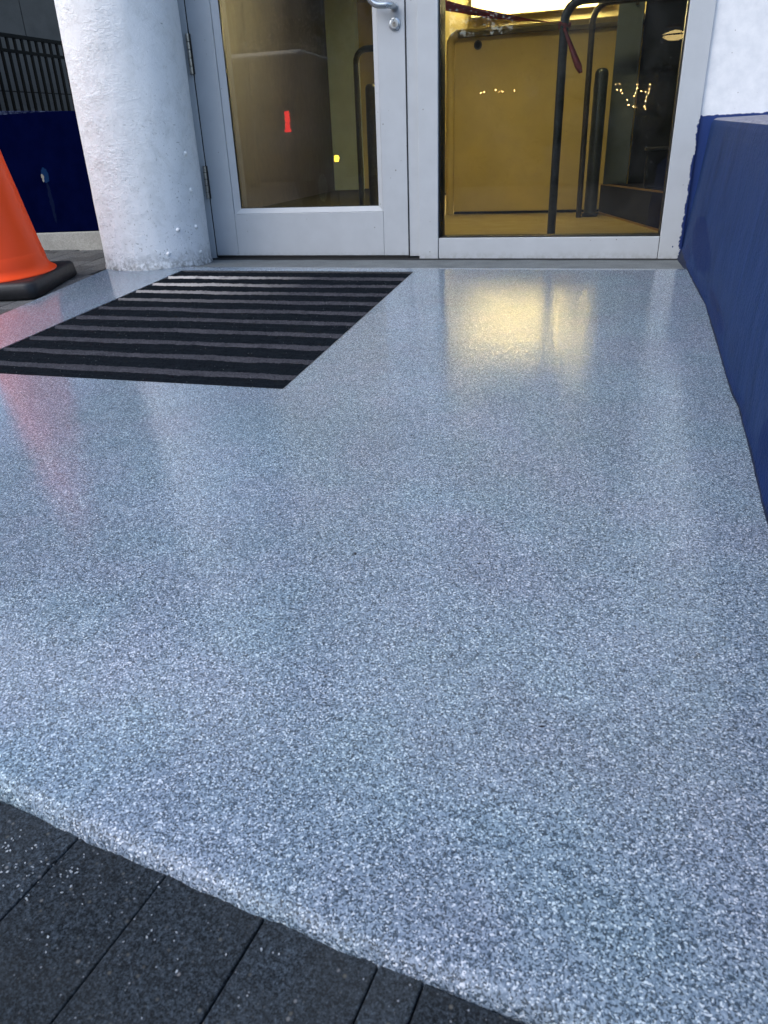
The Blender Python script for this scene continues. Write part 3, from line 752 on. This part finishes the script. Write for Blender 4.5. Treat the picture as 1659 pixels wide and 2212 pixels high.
# ------------------------------------------------------------------ traffic cone
CC = Vector((-.668, -.735, 0)); cz = slab_z(CC.y) - .020
tilt = Matrix.Rotation(math.atan(SL), 4, 'X')
cone = thing('traffic_cone', 'bright orange traffic cone on a black rubber base beside the mat', 'traffic cone', (CC.x, CC.y, cz))
def rounded(h, r, n=8, rot=0.0):
    pts = []
    for (sx, sy, a0) in ((1, 1, 0), (-1, 1, 90), (-1, -1, 180), (1, -1, 270)):
        for k in range(n + 1):
            a = math.radians(a0 + 90 * k / n); x = sx * (h - r) + r * math.cos(a); y = sy * (h - r) + r * math.sin(a)
            pts.append((x * math.cos(rot) - y * math.sin(rot), x * math.sin(rot) + y * math.cos(rot)))
    return pts
ROT = math.radians(16.9); HB = .248
base = MB(); rings = []
for h, z, r in ((HB - .006, .004, .040), (HB, .012, .045), (HB - .004, .058, .045), (HB - .012, .067, .040), (HB - .03, .070, .035)):
    rings.append([(p[0], p[1], z) for p in rounded(h, r, 8, ROT)])
nn_ = len(rings[0])
base.add([p for r in rings for p in r], [(j * nn_ + k, j * nn_ + (k + 1) % nn_, (j + 1) * nn_ + (k + 1) % nn_, (j + 1) * nn_ + k) for j in range(len(rings) - 1) for k in range(nn_)], True)
base.add(rings[-1], [tuple(range(nn_))]); base.add(rings[0], [tuple(range(nn_ - 1, -1, -1))])
for (sx, sy) in ((1, -1), (1, 1), (-1, -1), (-1, 1)):
    x, y = sx * (HB - .06), sy * (HB - .06)
    x, y = x * math.cos(ROT) - y * math.sin(ROT), x * math.sin(ROT) + y * math.cos(ROT)
    base.tube([(x, y, -.001), (x, y, .006)], .03, 12)
for v in base.v: v.xyz = tilt @ v + cone.location
part('rubber_base', base, 'rubber', cone)
body = MB().lathe([(.234, .0705), (.234, .074), (.228, .078), (.219, .084), (.210, .094), (.2045, .108), (.2000, .150), (.1990, .151), (.1975, .154), (.149, .50), (.056, 1.24), (.050, 1.265), (.044, 1.268), (.038, 1.26)], (0, 0, 0), 72)
for v in body.v: v.xyz = tilt @ v + cone.location
part('cone_body', body, 'orange', cone)

# ------------------------------------------------------------------ lobby seen through the glass
tag(part('lobby_floor', MB().box((-4.6, .12, -.05), (3.2, 10.5, -.001)), 'lobby_floor'), kind='structure')
tag(part('lobby_ceiling', MB().box((-4.6, .305, 2.62), (3.2, 10.5, 2.7)), 'cream'), kind='structure')
lw = MB(); pts = [(-.66, .37), (-1.81, 4.34), (-2.60, 8.76), (-2.75, 8.76), (-1.95, 4.34), (-.78, .37)]
lw.prism(pts, -.02, 2.62)
tag(part('lobby_side_wall', lw, 'brown', at=(-.7, .4, 0)), 'dim brown lobby wall seen through the glass door', 'wall')
tag(part('lobby_front_wall', MB().box((-.72, .301, -.02), (-.063, .369, 2.62)), 'brown', at=(-.3, .33, 0)), 'lobby wall hidden behind the round pillar', 'wall')
pn = MB().box((-2.62, 8.80, -.0), (-2.16, 9.0, 2.62))
tag(part('end_panel_wall', pn, 'sage', at=(-2.4, 8.9, 0)), 'pale grey green panel at the end of the brown lobby wall', 'wall')
tag(part('lobby_end_wall', MB().box((-4.6, 9.3, -.02), (3.2, 9.45, 2.62)), 'yellow', at=(-1, 9.3, 0)), 'yellow lit wall at the far end of the lobby', 'wall')
tag(part('lobby_right_wall', MB().box((2.72, .305, -.02), (2.85, 9.2, 2.62)), 'soot', at=(2.75, 2, 0)), 'dark lobby wall behind the right edge of the window', 'wall')
mt = MB().prism([(-3.2, 3.1), (-.2, 3.1), (-.2, 9.25), (-3.2, 9.25)], .0005, .008)
tag(part('lobby_runner', mt, 'matting', at=(-1, 4, 0)), 'black floor matting inside the lobby beyond the glass door', 'mat')

hw = thing('half_wall', 'yellow lit half height lobby wall behind the window', 'wall', (1.2, 2.8, 0))
part('wall_panel', MB().box((.632, 2.80, .018), (2.715, 3.0, 1.262)), 'yellow', hw, .004)
part('base_gap', MB().box((.632, 2.812, .0), (2.715, 2.99, .0175)), 'soot', hw)
part('end_post', MB().tube([(.600, 2.80, 0), (.600, 2.80, 1.17)] + arc((.655, 2.80, 1.17), .055, math.pi, math.pi / 2, 8, (1, 0, 0), (0, 0, 1))[1:], .031, 16), 'yellow', hw)
part('wall_cap', MB().box((.66, 2.775, 1.205), (1.43, 2.799, 1.240)).box((1.432, 2.78, 1.195), (2.7, 2.799, 1.225)), 'cap', hw, .005)
vt = part('vent', MB().tube([(.805, 2.7995, 1.155), (.805, 2.792, 1.155)], .030, 24), 'tube2', hw, at=(.805, 2.8, 1.155))
part('vent_hole', MB().tube([(.805, 2.7918, 1.155), (.805, 2.7905, 1.155)], .020, 20), 'soot', vt)

lp = thing('wall_lamp', 'bright yellow tube lamp above the half wall', 'lamp', (.85, 6.7, 1.9))
bd = MB(); bd.add([(.086, 6.5, 2.010), (1.587, 6.5, 1.940), (1.587, 6.5, 2.36), (.086, 6.5, 2.40), (.086, 6.62, 2.010), (1.587, 6.62, 1.940), (1.587, 6.62, 2.36), (.086, 6.62, 2.40)],
                 [(0, 1, 2, 3), (5, 4, 7, 6), (3, 2, 6, 7), (1, 0, 4, 5), (0, 3, 7, 4), (2, 1, 5, 6)])
part('diffuser', bd, 'lamp', lp); part('housing', MB().box((.03, 6.63, 1.90), (1.64, 6.72, 2.44)), 'cream', lp)
tag(part('cream_wall', MB().box((-.45, 6.74, -.0), (2.715, 6.86, 2.62)), 'cream', at=(1, 6.8, 0)), 'cream wall glowing behind the tube lamp', 'wall')
for (x, y, s, w_) in ((1.15, 1.75, 1.0, 'just inside the window'), (-.3, 7.6, .8, 'at the far end'), (1.1, 4.2, .9, 'beyond the half wall')):
    l_ = thing('ceiling_light', 'warm ceiling light panel in the lobby ' + w_, 'ceiling light', (x, y, 2.6), group='ceiling lights in the lobby')
    part('diffuser', MB().box((x - .45 * s, y - .12, 2.575), (x + .45 * s, y + .12, 2.59)), 'ceil_lamp', l_)
    part('housing', MB().box((x - .48 * s, y - .15, 2.591), (x + .48 * s, y + .15, 2.619)), 'cream', l_)
    for q in (-1, 1): part('reflection_blocker', MB().box((x - .48 * s, y + q * .145 - .005, 2.30), (x + .48 * s, y + q * .145 + .005, 2.5905)), 'soot', l_)  # unseen; added to keep the panels' reflection off the ramp

r1 = thing('hoop_rail', 'thick dark hoop rail close behind the window, red ribbon tied to it', 'handrail', (1.578, .83, 0), group=None)
def hoop(x, y, top, x2, r, rr): 
    return [(x, y, 0), (x, y, top - rr)] + arc((x + rr, y, top - rr), rr, math.pi, math.pi / 2, 10, (1, 0, 0), (0, 0, 1))[1:] + arc((x2 - rr, y, top - rr), rr, math.pi / 2, 0, 10, (1, 0, 0), (0, 0, 1)) + [(x2, y, 0)]
part('tube', MB().tube(hoop(1.578, .83, 1.066, 2.26, .0215, .085), .0215, 18), 'tube', r1)
part('foot_plate', MB().tube([(1.578, .83, 0), (1.578, .83, .008)], .045, 20), 'tube', r1)
r2 = thing('hoop_rail', 'thinner scuffed black hoop rail standing further back behind the window', 'handrail', (1.645, 2.27, 0))
part('tube', MB().tube([(1.648, 2.27, 0), (1.640, 2.27, 1.15)] + [(1.645, 2.27, 1.19), (1.658, 2.27, 1.222), (1.68, 2.27, 1.248), (1.71, 2.27, 1.262), (1.75, 2.27, 1.268), (2.714, 2.27, 1.268)], .019, 16), 'tube2', r2)
part('collar', MB().tube([(1.640, 2.27, 1.128), (1.640, 2.27, 1.150)], .0225, 16), 'tube2', r2)
r3 = thing('hoop_rail', 'dark hoop rail seen through the right side of the glass door', 'handrail', (-.45, 3.7, 0))
part('tube', MB().tube(hoop(-.452, 3.7, 1.305, .30, .026, .10), .026, 16), 'tube', r3)
def bollard(x, y, h, r, label):
    b = thing('bollard', label, 'bollard', (x, y, 0), group='bollards in the lobby')
    part('post', MB().lathe([(r, 0), (r, h - r * .8), (r * .92, h - r * .4), (r * .7, h - r * .12), (r * .35, h), (.0005, h + .002)], (x, y, 0), 24), 'tube', b)
    part('base_ring', MB().lathe([(r + .012, .0), (r + .012, .02), (r + .001, .024)], (x, y, 0), 24), 'rail', b)
bollard(1.722, 2.36, .915, .044, 'dark round topped bollard behind the window, left of the slate pillar')
bollard(-.262, 3.5, 1.02, .047, 'dark bollard seen through the glass door beside its hoop rail')

pf = thing('platform', 'black raised platform with brass edges inside the window', 'platform', (2.1, 1.8, 0))
pp = [(1.772, 2.664), (2.150, 1.145), (2.715, 1.145), (2.715, 2.664)]
part('body', MB().prism(pp, 0.004, .199), 'soot', pf)
dv = (Vector(pp[1]) - Vector(pp[0])).normalized(); nv_ = Vector((dv.y, -dv.x))
def strip_edge(z0, z1, off):
    a = Vector(pp[0]) + nv_ * off; b = Vector(pp[1]) + nv_ * off
    return MB().prism([(a.x, a.y), (b.x, b.y), (b.x - nv_.x * .02, b.y - nv_.y * .02), (a.x - nv_.x * .02, a.y - nv_.y * .02)], z0, z1)
part('edge_trim', strip_edge(.196, .204, .003), 'brass', pf); part('edge_trim', strip_edge(.0005, .012, .003), 'brass', pf)
sp = thing('slate_pillar', 'slate grey square pillar standing on the black platform', 'pillar', (1.9, 2.45, .205))
part('shaft', MB().box((1.792, 2.42, .205), (1.953, 2.62, 2.62)), 'slate', sp, .004)
part('side_panel', MB().box((1.962, 2.46, .205), (2.714, 2.60, 2.62)), 'soot', sp)
part('bolt', MB().tube([(1.905, 2.4195, 1.268), (1.905, 2.412, 1.268)], .012, 12), 'black', sp)
bn = thing('storage_bin', 'black bin standing on the platform at the right of the window', 'bin', (2.16, 1.65, .205))
part('tub', MB().prism([(2.05, 1.58), (2.32, 1.58), (2.32, 1.85), (2.05, 1.85)], .2052, .41), 'soot', bn, .01)
part('rim', MB().box((2.036, 1.57, .411), (2.335, 1.862, .428)), 'black', bn, .004)

# red ribbon tied between the mullion and the hoop rail
rb = thing('red_ribbon', 'red plastic ribbon tied to the hoop rail and stretched to the mullion', 'ribbon', (1.57, .80, .97))
m = MB(); nseg = 30; pts = []
A, B = Vector((.93, .62, 1.088)), Vector((1.556, .806, .973))
for i in range(nseg + 1):
    f = i / nseg; p = A.lerp(B, f); p.z -= .010 * math.sin(math.pi * f)
    tw = 1.7 * f * f + .25 * math.sin(9 * f); w = .023 * (1 - f * .72) + .0015 * N(f * 9, 2)
    d = Vector((.1 * math.sin(tw), -math.sin(tw), math.cos(tw)))
    c_ = d.cross(Vector((1, 0, 0))).normalized() * .003
    pts += [p - d * w, p + c_ * math.sin(f * 23), p + d * w]
m.add(pts, [(i * 3 + k, i * 3 + 3 + k, i * 3 + 4 + k, i * 3 + 1 + k) for i in range(nseg) for k in range(2)], True)
o = part('band', m, 'ribbon', rb); s_ = o.modifiers.new('thickness', 'SOLIDIFY'); s_.thickness = .0008
kn = [(1.578 + .0235 * math.cos(a), .83 + .0235 * math.sin(a), .968 + .006 * math.sin(a * 2)) for a in (2 * math.pi * k / 20 for k in range(21))]
part('knot', MB().tube(kn, [.008 + .003 * math.sin(k * 1.7) for k in range(21)], 8), 'ribbon', rb)
m = MB(); pts = []
for i in range(15):
    f = i / 14; p = Vector((1.580 + .095 * f, .802 - .02 * f, .955 - .195 * f)); w = .007 + .012 * f - (.010 * max(0, f - .85) / .15)
    d = Vector((math.cos(.4), .3 * math.sin(4 * f), .25)).normalized()
    pts += [p - d * w, p + Vector((0, -.004, 0)), p + d * w]
m.add(pts, [(i * 3 + k, i * 3 + 3 + k, i * 3 + 4 + k, i * 3 + 1 + k) for i in range(14) for k in range(2)], True)
o = part('tail', m, 'ribbon', rb); s_ = o.modifiers.new('thickness', 'SOLIDIFY'); s_.thickness = .0008

# ------------------------------------------------------------------ street behind the camera, mirrored in the glass
gz = ground_z(-9)
st = thing('street_building', 'brown building across the street mirrored in the window', 'building', (4, -32, gz))
part('wall', MB().box((-3, -36, gz), (34, -32, 11)), 'stone', st)
part('wall', MB().box((-60, -37, gz), (-9.2, -33, 13)), 'pale', st, label='plain left wing of the building')
part('wall', MB().box((-9.19, -36.5, gz), (-3.01, -33.2, 5.2)), 'stone', st, label='low link between the two wings')
for i in range(9):
    part('window', MB().box((-1.5 + i * 3.8, -32.05, 3.4), (.7 + i * 3.8, -31.98, 5.6)), 'windark', st)
    part('window', MB().box((-1.5 + i * 3.8, -32.05, 7.0), (.7 + i * 3.8, -31.98, 9.2)), 'windark', st)
def tree(x, y, h, label):
    t = thing('street_tree', label, 'tree', (x, y, gz), group='trees along the street')
    part('trunk', MB().tube([(x, y, gz), (x + .05, y, gz + h * .3), (x - .05, y + .1, gz + h * .6), (x, y, gz + h * .85)], [.20, .16, .11, .04], 10), 'bark', t)
    m = MB()
    for k in range(3200):
        while True:
            p = Vector((random.uniform(-1, 1), random.uniform(-1, 1), random.uniform(-1, 1)))
            if p.length < 1 and noise.noise(p * 2.2 + Vector((x, y, 0))) > -.06: break
        c = Vector((x, y, gz + h * .66)) + Vector((p.x * h * .30, p.y * h * .30, p.z * h * .36))
        u = Vector((random.gauss(0, 1), random.gauss(0, 1), random.gauss(0, 1))).normalized(); w = u.orthogonal().normalized(); s = random.uniform(.07, .15)
        m.add([c - u * s, c + w * s * .6, c + u * s, c - w * s * .6], [(0, 1, 2, 3)])
    part('crown', m, 'leaf', t)
tree(-7.3, -19, 7.6, 'nearest leafy street tree mirrored in the glass door'); tree(-10.6, -22, 8.4, 'tallest leafy street tree, furthest left of the mirrored trees'); tree(-4.0, -24, 8.0, 'furthest back leafy street tree of the mirrored trees')
# string of bulbs
sl = thing('string_lights', 'string of small warm bulbs mirrored in the right of the window', 'string lights', (2, -16, 1.3))
PB = [(1.59, 1.8), (1.68, 1.8), (1.63, 1.69), (1.71, 1.68), (1.75, 1.62), (1.87, 1.48), (1.91, 1.38), (2.02, 1.34), (2.09, 1.33), (2.05, 1.78), (2.06, 1.7), (2.03, 1.6), (2.01, 1.55), (2.16, 1.63), (2.25, 1.62), (2.33, 1.76), (2.32, 1.67), (2.31, 1.59), (2.28, 1.52), (2.27, 1.44), (2.26, 1.33), (2.29, 1.28), (-1.48, 1.8), (-1.4, 1.81), (-1.13, 1.84), (-1.05, 1.8), (-.97, 1.8), (-.69, 1.8)]
ball = MB().lathe([(.0005, -.013), (.008, -.010), (.013, 0), (.008, .010), (.0005, .013)], (0, 0, 0), 10).mesh('bulb', 'bulb')
for (x, z) in PB:
    o = bpy.data.objects.new('bulb', ball); COL.objects.link(o); o.parent = sl; o.location = (x - 2, 0, z - 1.3)
for a in ([PB[i] for i in range(0, 9)], [PB[i] for i in range(9, 22)], [PB[i] for i in range(22, 28)]):
    part('wire', MB().tube([(x, -16.03, z) for x, z in a], .0015, 5), 'rail', sl)
hg = thing('hedge', 'dark clipped hedge carrying the string lights', 'hedge', (1, -16.6, gz))
m = MB()
for k in range(4200):
    c = Vector((random.uniform(-3, 5), random.uniform(-17.2, -16.12), gz + random.uniform(0, 2.4)))
    u = Vector((random.gauss(0, 1), random.gauss(0, 1), random.gauss(0, 1))).normalized(); w = u.orthogonal().normalized(); s = random.uniform(.06, .12)
    m.add([c - u * s, c + w * s * .6, c + u * s, c - w * s * .6], [(0, 1, 2, 3)])
part('foliage', m, 'leaf', hg); part('core', MB().box((-2.9, -17.1, gz), (4.9, -16.35, gz + 2.25)), 'leaf', hg)
# parked van, seen only as its lights in the glass
vn = thing('parked_van', 'dark van with lit red tail lights mirrored in the glass door', 'van', (-3.4, -9, gz))
V0, V1 = -4.25, -2.50
prof = [(-7.0, .45), (-7.0, 1.35), (-7.25, 2.05), (-7.5, 2.12), (-10.6, 2.12), (-11.3, 1.35), (-12.2, 1.15), (-12.25, .45)]
m = MB(); np_ = len(prof)
m.add([(V0, y, gz + z) for y, z in prof] + [(V1, y, gz + z) for y, z in prof], [tuple(range(np_)), tuple(range(2 * np_ - 1, np_ - 1, -1))] + [(i, np_ + i, np_ + (i + 1) % np_, (i + 1) % np_) for i in range(np_)])
part('body', m, 'van', vn, .06, 3)
part('rear_window', MB().add([(V0 + .25, -7.04, gz + 1.42), (V1 - .25, -7.04, gz + 1.42), (V1 - .3, -7.215, gz + 1.95), (V0 + .3, -7.215, gz + 1.95)], [(0, 1, 2, 3)]), 'windark', vn)
for x in (V0 + .10, V1 - .10): part('tail_light', MB().box((x - .030, -6.99, gz + 1.20), (x + .034, -6.95, gz + 1.34)).box((x - .034, -6.99, gz + 1.122), (x + .030, -6.95, gz + 1.198)).box((x - .05, -6.99, gz + 1.085), (x + .045, -6.95, gz + 1.120)), 'tail', vn, .01)
for x in (V0 + .12, V1 - .12):
    for y in (-7.9, -11.3):
        w = part('wheel', MB().tube([(x - .12, y, gz + .34), (x + .12, y, gz + .34)], .34, 24), 'rubber', vn)
        part('rim', MB().tube([(x - .125, y, gz + .34), (x + .125, y, gz + .34)], .2, 18), 'satin', w)

ln = thing('street_lamp', 'warm glowing street lamp mirrored near the right edge of the window', 'street lamp', (2.556, -12, gz))
part('post', MB().tube([(2.80, -12, gz), (2.80, -12, 2.25), (2.79, -12, 2.30), (2.74, -12, 2.33), (2.40, -12, 2.335)], .025, 12), 'rail', ln)
part('lamp_head', MB().lathe([(.0005, -.02), (.12, .0), (.21, .055), (.19, .085), (.06, .13), (.0005, .14)], (2.556, -12, 2.13), 20), 'lantern', ln)
part('rim', MB().tube([(2.556 + .215 * math.cos(a), -12 + .215 * math.sin(a), 2.185) for a in (2 * math.pi * k / 24 for k in range(25))], .012, 8), 'rail', ln)
bc_ = thing('hazard_lamp', 'amber hazard lamp on a short post mirrored low in the glass door', 'hazard lamp', (-1.915, -7, gz))
part('post', MB().tube([(-1.915, -7, gz), (-1.915, -7, .43)], .02, 10), 'rail', bc_)
part('lamp', MB().lathe([(.0005, -.045), (.03, -.04), (.036, 0), (.03, .035), (.0005, .045)], (-1.915, -7, .470), 16), 'amber', bc_)
